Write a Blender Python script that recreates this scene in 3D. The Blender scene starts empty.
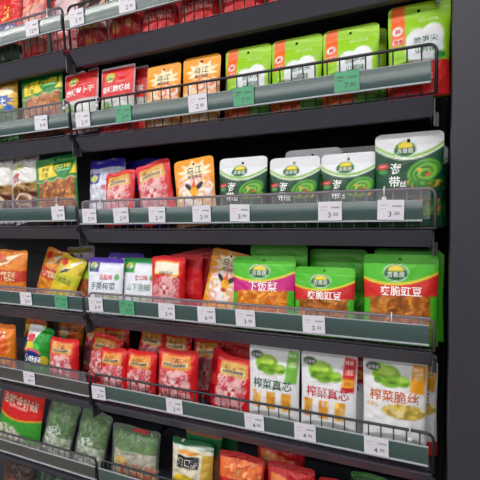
import bpy, math, random
import numpy as np
from mathutils import Matrix, Vector

scene = bpy.context.scene
COL = scene.collection
ZO = 1.36                      # height of the measuring level above the shop floor

# ------------------------------------------------------------------ camera
cam_d = bpy.data.cameras.new('camera')
cam_d.sensor_width = 36.0
cam_d.lens = 429.86 / 480 * 36
cam_d.clip_start = 0.02
cam = bpy.data.objects.new('camera', cam_d)
COL.objects.link(cam)
yaw, pit, rol = math.radians(24.668), math.radians(5.757), math.radians(-2.1565)
F = Vector((-math.sin(yaw) * math.cos(pit), math.cos(yaw) * math.cos(pit), -math.sin(pit)))
R0 = Vector((math.cos(yaw), math.sin(yaw), 0))
U0 = R0.cross(F)
R = math.cos(rol) * R0 + math.sin(rol) * U0
U = -math.sin(rol) * R0 + math.cos(rol) * U0
m = Matrix((R, U, -F)).transposed().to_4x4()
m.translation = Vector((1.0124, -1.0131, 0.042 + ZO))
cam.matrix_world = m
scene.camera = cam

# ------------------------------------------------------------------ world, light, exposure
w = bpy.data.worlds.new('world')
scene.world = w
w.use_nodes = True
bg = w.node_tree.nodes['Background']
bg.inputs[0].default_value = (0.80, 0.86, 1.0, 1)
bg.inputs[1].default_value = 0.22
scene.view_settings.view_transform = 'Standard'
scene.view_settings.look = 'None'
scene.view_settings.gamma = 1.0
scene.view_settings.use_curve_mapping = False
scene.view_settings.exposure = 0.15

# rows of tube lamps running parallel to the shelves: (y, power)
LAMPS = [(-1.15, 88), (-3.2, 78), (-5.4, 84), (-7.8, 100)]
LX0, LX1 = -6.0, 3.0
for ly, le in LAMPS:
    ld = bpy.data.lights.new('tube_light', 'AREA')
    ld.shape = 'RECTANGLE'
    ld.size, ld.size_y = LX1 - LX0, 0.16
    ld.energy = le
    ld.color = (1.0, 0.985, 0.96)
    lo = bpy.data.objects.new('tube_light', ld)
    COL.objects.link(lo)
    lo.location = ((LX0 + LX1) / 2, ly, 2.93)

# ------------------------------------------------------------------ helpers
def lin(c):
    c = np.asarray(c, float) / 255.0
    return np.where(c <= 0.04045, c / 12.92, ((c + 0.055) / 1.055) ** 2.4)

def mat(name, rgb=(128, 128, 128), rough=0.5, metal=0.0, attr=None, bump=0.0, bscale=60, coat=0.0,
        alpha=None, noise=0.0, spec=0.5, emit=0.0, cior=1.5):
    mt = bpy.data.materials.new(name)
    mt.use_nodes = True
    nt = mt.node_tree
    p = nt.nodes['Principled BSDF']
    c = tuple(lin(rgb)) + (1,)
    p.inputs['Base Color'].default_value = c
    p.inputs['Roughness'].default_value = rough
    p.inputs['Metallic'].default_value = metal
    p.inputs['Specular IOR Level'].default_value = spec
    p.inputs['Coat Weight'].default_value = coat
    p.inputs['Coat Roughness'].default_value = 0.12 if cior == 1.5 else 0.28
    p.inputs['Coat IOR'].default_value = cior
    tc = nt.nodes.new('ShaderNodeTexCoord')
    if attr:
        a = nt.nodes.new('ShaderNodeAttribute')
        a.attribute_name = attr
        nt.links.new(a.outputs['Color'], p.inputs['Base Color'])
    elif noise:
        n = nt.nodes.new('ShaderNodeTexNoise')
        n.inputs['Scale'].default_value = 9
        n.inputs['Detail'].default_value = 6
        nt.links.new(tc.outputs['Object'], n.inputs['Vector'])
        mx = nt.nodes.new('ShaderNodeMix')
        mx.data_type = 'RGBA'
        mx.inputs[6].default_value = tuple(x * (1 - noise) for x in c[:3]) + (1,)
        mx.inputs[7].default_value = tuple(min(1, x * (1 + noise)) for x in c[:3]) + (1,)
        nt.links.new(n.outputs['Fac'], mx.inputs[0])
        nt.links.new(mx.outputs[2], p.inputs['Base Color'])
    if bump:
        n = nt.nodes.new('ShaderNodeTexNoise')
        n.inputs['Scale'].default_value = bscale
        n.inputs['Detail'].default_value = 3
        n.inputs['Distortion'].default_value = 1.2
        nt.links.new(tc.outputs['Object'], n.inputs['Vector'])
        b = nt.nodes.new('ShaderNodeBump')
        b.inputs['Strength'].default_value = bump
        b.inputs['Distance'].default_value = 0.004
        nt.links.new(n.outputs['Fac'], b.inputs['Height'])
        nt.links.new(b.outputs['Normal'], p.inputs['Normal'])
    if alpha is not None:
        p.inputs['Alpha'].default_value = alpha
    if emit:
        p.inputs['Emission Color'].default_value = (1, 0.98, 0.95, 1)
        p.inputs['Emission Strength'].default_value = emit
    return mt

M = dict(
    film=mat('printed_film', rough=0.34, attr='Col', bump=0.5, bscale=38, spec=0.32),
    foil=mat('crinkled_film', rough=0.25, attr='Col', bump=0.9, bscale=45, spec=0.42),
    clear=mat('clear_film', (206, 220, 206), rough=0.10, bump=0.9, bscale=40, alpha=0.13, spec=1.0),
    shelf=mat('dark_painted_steel', (78, 78, 93), rough=0.45, noise=0.08),
    wire=mat('black_wire', (44, 44, 52), rough=0.35, spec=0.5),
    wireg=mat('grey_wire', (112, 104, 110), rough=0.3, metal=0.3),
    strip=mat('green_insert_under_clear_cover', (40, 72, 70), rough=0.25, coat=1.0, noise=0.05, cior=1.8),
    stripg=mat('grey_insert_under_clear_cover', (60, 60, 60), rough=0.25, coat=1.0, noise=0.05, cior=1.6),
    white=mat('white_plastic', (225, 225, 228), rough=0.35),
    edge=mat('translucent_plastic_edge', (168, 172, 178), rough=0.25),
    plate=mat('clear_plate', (190, 178, 190), rough=0.08, alpha=0.12, spec=0.5),
    paper=mat('white_paper', (222, 220, 230), rough=0.55),
    gpaper=mat('green_paper', (84, 164, 122), rough=0.55),
    ink=mat('grey_ink', (84, 82, 96), rough=0.6),
    pink=mat('pink_ink', (214, 184, 200), rough=0.6),
    panel=mat('slate_laminate', (54, 53, 62), rough=0.5, noise=0.05),
    back=mat('black_back_panel', (38, 36, 37), rough=0.6, noise=0.1),
    post=mat('black_upright', (30, 30, 33), rough=0.5),
    steel=mat('worn_steel', (92, 92, 98), rough=.35, metal=.5),
    screw=mat('dark_screw', (26, 26, 30), rough=0.3, metal=0.8),
    floor=mat('floor_tile', (122, 116, 108), rough=0.5, noise=0.06),
    ceil=mat('ceiling_paint', (215, 215, 215), rough=0.8, noise=0.03),
    wall=mat('wall_paint', (150, 148, 146), rough=0.8, noise=0.03),
    tube=mat('lamp_tube', (255, 255, 255), emit=9.0),
    lamp=mat('lamp_body', (220, 220, 222), rough=0.4),
)

class MB:
    def __init__(s):
        s.v, s.f = [], []
    def box(s, x0, x1, y0, y1, z0, z1):
        b = len(s.v)
        s.v += [(x, y, z) for x in (x0, x1) for y in (y0, y1) for z in (z0, z1)]
        s.f += [tuple(b + i for i in q) for q in ((0, 1, 3, 2), (4, 6, 7, 5), (0, 4, 5, 1), (2, 3, 7, 6), (0, 2, 6, 4), (1, 5, 7, 3))]
    def tube(s, pts, r, n=8):
        pts = [Vector(p) for p in pts]
        b = len(s.v)
        for i, p in enumerate(pts):
            d = (pts[min(i + 1, len(pts) - 1)] - pts[max(i - 1, 0)]).normalized()
            a = Vector((0, 1, 0)) if abs(d.y) < 0.9 else Vector((1, 0, 0))
            e1 = d.cross(a).normalized()
            e2 = d.cross(e1).normalized()
            for k in range(n):
                t = 2 * math.pi * k / n
                s.v.append(tuple(p + e1 * (r * math.cos(t)) + e2 * (r * math.sin(t))))
        for i in range(len(pts) - 1):
            for k in range(n):
                s.f.append((b + i * n + k, b + i * n + (k + 1) % n, b + (i + 1) * n + (k + 1) % n, b + (i + 1) * n + k))
        s.f.append(tuple(b + k for k in range(n))[::-1])
        s.f.append(tuple(b + (len(pts) - 1) * n + k for k in range(n)))
    def prism(s, prof, x0, x1):
        """closed (y,z) profile extruded along x"""
        b = len(s.v)
        n = len(prof)
        s.v += [(x0, y, z) for y, z in prof] + [(x1, y, z) for y, z in prof]
        for k in range(n):
            s.f.append((b + k, b + (k + 1) % n, b + n + (k + 1) % n, b + n + k))
        s.f.append(tuple(b + k for k in range(n))[::-1])
        s.f.append(tuple(b + n + k for k in range(n)))
    def build(s, name, material, parent=None, smooth=False, bevel=0):
        me = bpy.data.meshes.new(name)
        me.from_pydata(s.v, [], s.f)
        me.materials.append(material)
        if smooth:
            for p in me.polygons:
                p.use_smooth = True
        me.validate()
        o = bpy.data.objects.new(name, me)
        COL.objects.link(o)
        o.parent = parent
        if bevel:
            bv = o.modifiers.new('bevel', 'BEVEL')
            bv.width = bevel
            bv.segments = 2
            bv.limit_method = 'ANGLE'
        return o

def tag(o, label, cat, group=None):
    o['label'] = label
    o['category'] = cat
    if group:
        o['group'] = group
    return o

def empty(name, loc, label, cat, group=None):
    o = bpy.data.objects.new(name, None)
    o.empty_display_size = 0.05
    COL.objects.link(o)
    o.location = loc
    return tag(o, label, cat, group)

def struct(name, mb, material):
    o = mb.build(name, material)
    o['kind'] = 'structure'
    return o

# ------------------------------------------------------------------ setting
b = MB(); b.box(-9, 6, -12, 1.2, -0.05, 0); struct('floor', b, M['floor'])
b = MB(); b.box(-9, 6, -12, 1.2, 3.05, 3.10); struct('ceiling', b, M['ceil'])
b = MB(); b.box(-9, 6, 0.55, 0.65, 0, 3.05); struct('wall_back', b, M['wall'])
for ly, le in LAMPS:
    r = empty('ceiling_light', ((LX0 + LX1) / 2, ly, 3.05), 'long white tube lamp row hanging under the shop ceiling, out of the frame', 'lamp', 'ceiling tube lamps')
    hl = (LX1 - LX0) / 2
    b = MB(); b.box(-hl, hl, -0.09, 0.09, -0.06, 0); b.build('housing', M['lamp'], r)
    b = MB(); b.tube([(-hl, 0, -0.085), (hl, 0, -0.085)], 0.014); b.build('tube', M['tube'], r)

# ------------------------------------------------------------------ shelving
ZR = [.5559, .2647, -.0254, -.3030, -.5884, -.8809, -1.17]
ZL = [.5607, .2728, -.0144, -.3042, -.5905, -.8809, -1.17]
SH = [-.058, -.025, -.022, -.020, -.025, -.025, -.025]        # shelf top below the lower edge of the price strip
GAP = [.025, .036, .025, .013, .028, .022, .022]               # guard rail above the strip
HS = 0.045                                                      # strip height
CONT = ['red pickle bags at the top', 'green bamboo shoot pouches and orange bags', 'dark green kelp pouches',
        'bright green cowpea pouches', 'white pickle pouches and small red bags', 'clear bags of greens near the bottom', 'lowest dark bags']
CONTL = ['red snack bags at the top left', 'green noodle-pickle bag and yellow bag', 'white crinkled bags and green bag',
         'orange bags and yellow crane bag', 'green snack bag and orange bags', 'red mushroom bag', 'lowest dark bags at the left']
def zs(row, bay='R'):
    return (ZR if bay == 'R' else ZL)[row] + SH[row] + ZO

def shelf(row, bay):
    x0, x1 = (0.0, 1.005) if bay == 'R' else (-1.03, -0.03)
    z = zs(row, bay)
    what = (CONT if bay == 'R' else CONTL)[row]
    side = 'right-hand' if bay == 'R' else 'left-hand'
    r = empty('gondola_shelf', (0, 0, z), 'dark steel shelf carrying the %s' % what, 'shelf', 'gondola shelves')
    b = MB(); b.box(x0, x1, 0.014, 0.425, -0.012, 0); b.build('board', M['shelf'], r, bevel=.001)
    b = MB(); b.prism([(0.006, 0), (0.014, 0), (0.036, -0.036), (0.060, -0.036), (0.060, -0.039), (0.034, -0.039)], x0, x1)
    b.build('front_lip', M['shelf'], r, bevel=.001)
    for bx in (x0 + 0.004, x1 - 0.007):
        bb = MB()
        n = len(bb.v)
        prof = [(0.03, -0.012), (0.425, -0.012), (0.425, -0.085), (0.36, -0.085), (0.03, -0.042)]
        bb.prism(prof, bx, bx + 0.003)
        bb.build('bracket', M['post'], r)
    tx = x1 + .0005 if bay == 'R' else x1 + .001
    b = MB(); b.box(tx, tx + .0025, .020, .050, -.060, -.004); b.box(tx, tx + .010, .046, .050, -.060, -.030); b.build('bracket_tip', M['steel'], r)

def fence(row, bay):
    x0, x1 = (0.002, 1.010) if bay == 'R' else (-1.03, -0.020)
    z = zs(row, bay)
    h = -SH[row] + HS + GAP[row]
    what = (CONT if bay == 'R' else CONTL)[row]
    grey = row in (2, 3)
    r = empty('wire_guard', (0, 0, z), '%s wire guard in front of the %s' % ('grey' if grey else 'black', what), 'shelf guard', 'wire guards on the shelf edges')
    wm = M['wireg'] if grey else M['wire']
    y = 0.0125
    rr = 0.016
    pts = [(x0, y, 0.003), (x0, y, h - rr)]
    for k in range(1, 6):
        a = math.pi / 2 * k / 6
        pts.append((x0 + rr - rr * math.cos(a), y, h - rr + rr * math.sin(a)))
    pts += [(x0 + rr, y, h)] + [(x0 + rr + (x1 - x0 - 2 * rr) * k / 8, y, h) for k in range(1, 8)] + [(x1 - rr, y, h)]
    for k in range(1, 6):
        a = math.pi / 2 * k / 6
        pts.append((x1 - rr + rr * math.sin(a), y, h - rr + rr * math.cos(a)))
    pts += [(x1, y, h - rr), (x1, y, 0.003)]
    b = MB(); b.tube(pts, 0.0036); b.build('top_rail', wm, r, smooth=True)
    b = MB()
    n = int((x1 - x0) / 0.0285)
    for k in range(1, n):
        xx = x0 + (x1 - x0) * k / n
        b.tube([(xx, y, 0.002), (xx, y, h)], 0.0017, 6)
    b.build('wire_bars', wm, r, smooth=True)
    b = MB(); b.tube([(x0, y, 0.005), (x1, y, 0.005)], 0.0022, 6); b.build('bottom_rail', wm, r, smooth=True)
    if grey or (bay == 'L'):
        b = MB(); b.box(x0 + .004, x1 - .010, 0.0055, 0.0075, -SH[row] + 0.004, h + 0.002); b.build('clear_plate', M['plate'], r)

def strip(row, bay):
    x0, x1 = (0.0, 1.0) if bay == 'R' else (-1.03, -0.016)
    if row == 2 and bay == 'R': x1 = 0.985
    z = (ZR if bay == 'R' else ZL)[row] + ZO
    what = (CONT if bay == 'R' else CONTL)[row]
    r = empty('price_strip', (0, 0, z), '%s price tag strip below the %s' % ('grey' if (row >= 4 and bay == 'L') else 'dark green', what), 'price strip', 'price strips on the shelf edges')
    prof = []
    for k in range(9):
        t = k / 8
        prof.append((0.0005 - 0.0022 * math.sin(math.pi * t), 0.002 + (HS - 0.003) * t))
    prof += [(0.0045, HS - 0.001), (0.0045, 0.002)]
    b = MB(); b.prism(prof, x0, x1)
    b.build('insert', M['stripg'] if (row >= 4 and bay == 'L') else M['strip'], r)
    b = MB(); b.box(x0, x1, -0.0030, 0.0045, -0.001, 0.003); b.build('bottom_lip', M['edge'], r, bevel=.0008)
    b = MB(); b.box(x0, x1, -0.0005, 0.0045, HS - 0.001, HS + .0005); b.build('top_edge', M['edge'], r)

for row in range(7):
    for bay in 'LR':
        shelf(row, bay)
        if row < 6:
            fence(row, bay)
            strip(row, bay)

b = MB(); b.box(-1.06, 1.036, 0.43, 0.45, 0.0, 2.5)
tag(b.build('gondola_back_panel', M['back']), 'black back panel behind all the shelves', 'shelf back')
for px, lab in ((-0.015, 'black slotted upright post between the two shelf bays'), (1.0215, 'black slotted upright post beside the grey end panel')):
    r = empty('upright_post', (px, 0.4, 0), lab, 'post')
    b = MB(); b.box(-0.0135, 0.0135, 0.026, 0.029, 0, 2.45); b.box(-0.0135, -0.0105, 0.0, 0.026, 0, 2.45); b.box(0.0105, 0.0135, 0.0, 0.026, 0, 2.45)
    b.build('channel', M['post'], r)
r = empty('end_panel', (1.039, 0, 0), 'tall slate grey end panel closing the shelves on the right', 'panel')
b = MB(); b.box(0, 0.40, -0.03, 0.45, 0, 2.5); b.build('board', M['panel'], r, bevel=.003)
b = MB()
for zz in (0.5, 1.65, 1.1):
    b.tube([(-0.0015, 0.02, zz), (0.001, 0.02, zz)], 0.005, 10)
b.build('screw', M['screw'], r)

# ------------------------------------------------------------------ printed artwork
NX, NZ, SS = 44, 60, 4
class Art:
    def __init__(s, base, seed=0):
        s.W, s.H = (NX + 1) * SS, (NZ + 1) * SS
        s.c = np.zeros((s.H, s.W, 3)) + np.array(base, float)
        s.u, s.v = np.meshgrid((np.arange(s.W) + .5) / s.W, (np.arange(s.H) + .5) / s.H)
        s.rng = np.random.RandomState(seed)
        s.texts = []
    def put(s, mask, col):
        s.c[mask] = col
        return s
    def rect(s, u0, v0, u1, v1, col):
        return s.put((s.u >= u0) & (s.u <= u1) & (s.v >= v0) & (s.v <= v1), col)
    def ell(s, cu, cv, ru, rv, col, rot=0):
        c_, s_ = math.cos(rot), math.sin(rot)
        a, b_ = s.u - cu, s.v - cv
        return s.put(((a * c_ + b_ * s_) / ru) ** 2 + ((-a * s_ + b_ * c_) / rv) ** 2 <= 1, col)
    def ring(s, cu, cv, ru, rv, th, col):
        d = np.sqrt(((s.u - cu) / ru) ** 2 + ((s.v - cv) / rv) ** 2)
        return s.put(np.abs(d - 1) < th, col)
    def below(s, f, col):
        return s.put(s.v < f(s.u), col)
    def band(s, f, h, col):
        return s.put(np.abs(s.v - f(s.u)) < h, col)
    def poly(s, pts, col):
        ins = np.zeros(s.u.shape, bool)
        n = len(pts)
        for i in range(n):
            (x0, y0), (x1, y1) = pts[i], pts[(i + 1) % n]
            if y0 == y1: continue
            cr = ((y0 > s.v) != (y1 > s.v)) & (s.u < (x1 - x0) * (s.v - y0) / (y1 - y0) + x0)
            ins ^= cr
        return s.put(ins, col)
    def burst(s, cu, cv, ru, rv, col, k=11, amp=.18):
        a = np.arctan2((s.v - cv) / rv, (s.u - cu) / ru)
        d = np.sqrt(((s.u - cu) / ru) ** 2 + ((s.v - cv) / rv) ** 2)
        return s.put(d < 1 + amp * np.sin(k * a + cu * 9) + amp * .5 * np.sin((2 * k + 1) * a), col)
    def food(s, u0, v0, u1, v1, pal, n=160, l=.10, t=.022, mask=None, base=None):
        reg = (s.u >= u0) & (s.u <= u1) & (s.v >= v0) & (s.v <= v1)
        if mask is not None:
            reg &= mask
        s.put(reg, base if base is not None else pal[0])
        for i in range(n):
            cu, cv = s.rng.uniform(u0, u1), s.rng.uniform(v0, v1)
            rot = s.rng.uniform(0, math.pi)
            ll, tt = l * s.rng.uniform(.4, 1), t * s.rng.uniform(.6, 1.3)
            c_, s_ = math.cos(rot), math.sin(rot)
            a, b_ = s.u - cu, (s.v - cv) * 1.4
            bend = b_ * c_ - a * s_ + 3 * (a * c_ + b_ * s_) ** 2
            mk = (((a * c_ + b_ * s_) / ll) ** 2 + (bend / tt) ** 2 <= 1) & reg
            s.c[mk] = np.array(pal[s.rng.randint(len(pal))]) * s.rng.uniform(.85, 1.1)
        return s
    def lines(s, u0, v0, u1, v1, col, n=2, gap=.5):
        for i in range(n):
            vv = v0 + (v1 - v0) * (i + .5) / n
            h = (v1 - v0) / n * .5 * (1 - gap)
            mk = (np.abs(s.v - vv) < h) & (s.u > u0) & (s.u < u1) & (np.sin(s.u * 140 + i * 2) > -.5)
            s.put(mk, col)
        return s
    def badge(s, cu, cv, r=.15, k=.60):
        """dark green oval seal with a yellow sun and white lettering"""
        s.ell(cu, cv, r * 1.12, r * k * 1.12, (240, 245, 235)); s.ell(cu, cv, r, r * k, (24, 96, 52))
        s.ell(cu, cv + r * .18, r * .72, r * k * .62, (235, 210, 60)); s.rect(cu - r * 1.02, cv - r * k * .45, cu + r * 1.02, cv + r * k * .18, (24, 96, 52))
        s.text('吉香居', cu, cv - r * .09, r * .54, (250, 250, 245), bold=.0)
        return s
    def text(s, body, u, v, size, col, bold=.012, rot=0, sx=1.0):
        s.texts.append((body, u, v, size, col, bold, rot, sx))
        return s
    def grid(s):
        return s.c.reshape(NZ + 1, SS, NX + 1, SS, 3).mean(axis=(1, 3))

_tc = {}
def text_mesh(body, bold):
    key = (body, bold)
    if key in _tc: return _tc[key]
    cu = bpy.data.curves.new('t', 'FONT')
    cu.body = body; cu.size = 1; cu.align_x = 'CENTER'; cu.align_y = 'CENTER'
    cu.resolution_u = 2; cu.offset = bold
    o = bpy.data.objects.new('t', cu)
    COL.objects.link(o)
    dg = bpy.context.evaluated_depsgraph_get()
    me = bpy.data.meshes.new_from_object(o.evaluated_get(dg))
    v = np.array([(p.co.x, p.co.y) for p in me.vertices]) if len(me.vertices) else np.zeros((0, 2))
    f = [tuple(p.vertices) for p in me.polygons]
    bpy.data.objects.remove(o); bpy.data.curves.remove(cu); bpy.data.meshes.remove(me)
    if len(v):
        v -= (v.max(0) + v.min(0)) / 2
    _tc[key] = (v, f)
    return _tc[key]

KINDS = {}
def make_kind(key, art, wd, h, th, style='pouch', vh=.84, crinkle=.0012, hole=True, film='film', head='hang_header', round_=.012, seed=1, back=None):
    """style pouch: standing gusset and a flat header; pillow: sealed at both ends; flat: thin sachet"""
    rng = np.random.RandomState(seed)
    ks = [(rng.uniform(60, 260), rng.uniform(0, math.pi), rng.uniform(0, 6.28), rng.uniform(.3, 1)) for _ in range(9)]
    def surf(u, v):
        pu = np.clip(1 - np.abs(2 * u - 1) ** 2.6, 0, 1) ** .6
        if style == 'pouch':
            t = np.clip(v / vh, 0, 1)
            pv = np.clip(1 - t ** 2.2, 0, 1) ** .8 * (.80 + .35 * t)
        else:
            s0 = .07
            t = np.clip((v - s0) / (1 - 2 * s0), 0, 1)
            pv = np.sin(math.pi * t) ** .55
        x, z = (u - .5) * wd, v * h
        n = 0
        for k, a, p, am in ks:
            n = n + am * np.sin(k * (x * math.cos(a) + z * math.sin(a)) + p + 1.5 * np.sin(40 * x + 31 * z + p))
        if style != 'pouch':
            n = n + 2.2 * np.sin(u * 60 + 3 * np.sin(u * 9)) * (np.exp(-v / .12) + np.exp(-(1 - v) / .12))
        edge = np.clip(1 - np.abs(2 * u - 1) ** 8, 0, 1) * np.clip((1 - v) * 12, 0, 1) * (np.clip(v * 12, 0, 1) if style != 'pouch' else 1)
        flat = .25 + .75 * (pv > .03)
        return th / 2 * pu * pv + edge * (.0007 + crinkle * n * .4 * flat)
    U_, V_ = np.meshgrid(np.linspace(0, 1, NX + 1), np.linspace(0, 1, NZ + 1))
    S = surf(U_, V_)
    hw = np.ones_like(V_)
    rz = round_ / h
    rx = round_ / (wd / 2)
    k = np.clip((V_ - (1 - rz)) / rz, 0, 1)
    hw -= rx * (1 - np.sqrt(np.clip(1 - k ** 2, 0, 1)))
    if style == 'pouch':
        hw -= .03 * np.sin(math.pi * np.clip(V_ / vh, 0, 1)) ** 2
    else:
        hw -= .05 * np.sin(math.pi * V_)
    X = (U_ - .5) * wd * hw
    Zc = V_ * h + (0 if style == 'pouch' else .002 * np.sin(U_ * 7 + seed))
    if style != 'pouch':
        Zc = Zc - Zc.min()
    colf = lin(np.clip(art.grid(), 0, 255))
    bc = lin(back if back is not None else art.c[art.H // 2, 6])
    pdat = {'body': ([], [], []), 'head': ([], [], [])}
    n = (NX + 1) * (NZ + 1)
    V = np.concatenate([np.stack([X, -S, Zc], -1).reshape(-1, 3), np.stack([X, S * (0.9), Zc], -1).reshape(-1, 3)])
    C = np.concatenate([colf.reshape(-1, 3), np.zeros((n, 3)) + bc])
    idx = np.arange(n).reshape(NZ + 1, NX + 1)
    jh = int(round(vh * NZ)) if style == 'pouch' else int(NZ * .93)
    hu, hv = .5, 1 - .5 * (1 - vh) if style == 'pouch' else 2
    faces = {'body': [], 'head': []}
    for j in range(NZ):
        kk = 'body' if j < jh else 'head'
        for i in range(NX):
            if hole and style == 'pouch':
                du = ((i + .5) / NX - hu) * wd; dv = ((j + .5) / NZ - hv) * h
                if du * du + dv * dv < .0042 ** 2:
                    continue
            a, b_, c, d = idx[j, i], idx[j, i + 1], idx[j + 1, i + 1], idx[j + 1, i]
            faces[kk].append((a, b_, c, d))
            faces[kk].append((n + b_, n + a, n + d, n + c))
    if style == 'pouch':
        for i in range(NX):
            faces['body'].append((idx[0, i + 1], idx[0, i], n + idx[0, i], n + idx[0, i + 1]))
    out = {}
    for kk in ('body', 'head'):
        used = sorted({q for f in faces[kk] for q in f})
        mp = {q: t for t, q in enumerate(used)}
        vs = [tuple(V[q]) for q in used]; cs = [tuple(C[q]) for q in used]
        fs = [tuple(mp[q] for q in f) for f in faces[kk]]
        nsm = len(fs)
        for body, tu, tv, size, col, bold, rot, sx in art.texts:
            ishead = tv * NZ > jh
            if ishead != (kk == 'head'): continue
            tvs, tf = text_mesh(body, bold)
            if not len(tvs): continue
            x = tvs[:, 0] * size * wd * sx; z = tvs[:, 1] * size * wd
            x, z = x * math.cos(rot) - z * math.sin(rot), x * math.sin(rot) + z * math.cos(rot)
            uu = x / wd + tu; vv = z / h + tv
            hwf = 1 - (.03 * np.sin(math.pi * np.clip(vv / vh, 0, 1)) ** 2 if style == 'pouch' else .05 * np.sin(math.pi * vv))
            yy = -surf(np.clip(uu, 0, 1), np.clip(vv, 0, 1)) - .0006
            o0 = len(vs)
            for q in range(len(uu)):
                vs.append(((uu[q] - .5) * wd * hwf[q], yy[q], vv[q] * h))
                cs.append(tuple(lin(col)))
            fs += [tuple(o0 + t for t in f) for f in tf]
        me = bpy.data.meshes.new(key + '_' + kk)
        me.from_pydata(vs, [], fs)
        at = me.color_attributes.new('Col', 'FLOAT_COLOR', 'POINT')
        at.data.foreach_set('color', np.concatenate([np.array(cs), np.ones((len(cs), 1))], 1).astype(np.float32).ravel())
        me.materials.append(M[film])
        me.polygons.foreach_set('use_smooth', [i < nsm for i in range(len(me.polygons))])
        me.update()
        out[kk] = me
    KINDS[key] = (out['body'], out['head'], wd, h, th, 'hang_header' if style == 'pouch' else 'top_seal')

def put_bag(key, name, label, row, x, y=None, lean=8, roll=0, yaw=0, group=None, cat='food pouch', bay=None, dz=0, s=1.0):
    body, head, wd, h, th, hn = KINDS[key]
    if bay is None: bay = 'R' if x > -0.02 else 'L'
    if y is None: y = 0.0215 + th / 2 * s
    rr = math.radians(roll)
    z = zs(row, bay) + dz + wd / 2 * s * abs(math.sin(rr)) + th / 2 * s * math.sin(math.radians(abs(lean))) + .001
    r = empty(name, (x, y, z), label, cat, group)
    r.rotation_mode = 'XYZ'
    M_ = Matrix.Rotation(math.radians(yaw), 4, 'Z') @ Matrix.Rotation(math.radians(-lean), 4, 'X') @ Matrix.Rotation(-rr, 4, 'Y')
    r.rotation_euler = M_.to_euler('XYZ')
    r.scale = (s, s, s)
    for nm, me in (('body', body), (hn, head)):
        o = bpy.data.objects.new(nm, me)
        COL.objects.link(o)
        o.parent = r
    return r

W_ = (238, 238, 240)
# bamboo shoot pouch, lime green
def art_lime(lower, seed):
    a = Art((150, 204, 34), seed)
    a.band(lambda u: .93 + .03 * np.sin(u * 5), .012, (176, 220, 70))
    a.poly([(.06, .56), (.06, .99), (.27, .99), (.30, .56)], (240, 104, 42))
    a.ell(.17, .72, .085, .05, W_); a.rect(.09, .58, .26, .63, W_)
    a.text('鲜', .17, .72, .1, (226, 70, 40), .02); a.text('脆嫩', .175, .605, .08, (226, 70, 40))
    dv = .13 if lower == 'red' else .09
    a.ell(.48, .44 + dv, .18, .14, (228, 232, 236)); a.ell(.72, .48 + dv, .18, .14, (234, 236, 238)); a.ell(.60, .36 + dv, .30, .16, (222, 228, 234))
    a.text('脆笋尖', .62, .46 + dv, .13, (40, 92, 52), .0, rot=.05); a.text('山椒味', .62, .35 + dv, .11, (60, 110, 70))
    a.text('四川风味', .66, .80, .085, (220, 240, 180), .0)
    if lower == 'food':
        a.food(0, 0, .62, .20, [(226, 92, 36), (240, 140, 60), (200, 60, 30)], 90)
        a.rect(.62, 0, 1, .2, (70, 140, 40)); a.lines(.66, .06, .95, .15, (190, 224, 150), 2)
    else:
        a.rect(0, 0, 1, .36, (222, 44, 40)); a.text('工夫笋', .44, .18, .20, (240, 200, 190), .015); a.ell(.84, .41, .09, .04, (40, 140, 60))
    return a
make_kind('lime', art_lime('food', 1), .131, .190, .045, seed=1, crinkle=.0010)
make_kind('limered', art_lime('red', 2), .128, .212, .040, seed=2, crinkle=.0013)

# orange bags with a painted mask
def art_orange(mask, seed):
    a = Art((246, 158, 36), seed)
    a.rect(0, 0, 1, .12, (240, 176, 120))
    a.ell(.14, .36, .16, .10, (248, 190, 90)); a.ell(.88, .30, .2, .16, (250, 196, 120))
    tv = .78 if mask == 'pink' else .82
    a.burst(.53, tv - .02, .34, .13, (250, 232, 196), 9, .2)
    a.text('乌江', .52, tv, .20, (34, 26, 24), .0, rot=.06); a.text('清淡榨菜', .55, tv - .10, .09, (120, 40, 30))
    if mask == 'pink':
        a.ell(.52, .40, .40, .24, (244, 196, 176)); [a.ring(a.rng.uniform(.15, .9), a.rng.uniform(.2, .62), .11, .07, .25, [(226, 130, 110), (250, 226, 214), (236, 170, 80)][q % 3]) for q in range(18)]; a.band(lambda u: .63 + .03 * np.sin(u * 12), .015, (236, 130, 30))
        a.ring(.52, .12, .2, .08, .2, (240, 220, 214)); a.band(lambda u: .43 + .03 * np.sin(u * 20), .012, (250, 214, 120))
    else:
        a.ell(.52, .46, .40, .24, (246, 236, 234))
        for q in range(20):
            a.ring(a.rng.uniform(.16, .88), a.rng.uniform(.26, .66), .09, .06, .25, [(240, 180, 180), (250, 244, 240), (240, 190, 120)][q % 3])
        a.ell(.40, .57, .10, .04, (40, 30, 30), -.5); a.ell(.66, .57, .10, .04, (40, 30, 30), .5)
        a.ell(.53, .50, .10, .07, (244, 176, 30)); a.ell(.53, .41, .07, .03, (210, 60, 40)); a.poly([(.47, .56), (.59, .56), (.53, .70)], (230, 90, 30))
    return a
make_kind('orange', art_orange('pink', 3), .116, .186, .045, seed=3, crinkle=.0012)
make_kind('orangemask', art_orange('mask', 4), .130, .195, .040, seed=4, crinkle=.0012)

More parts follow.
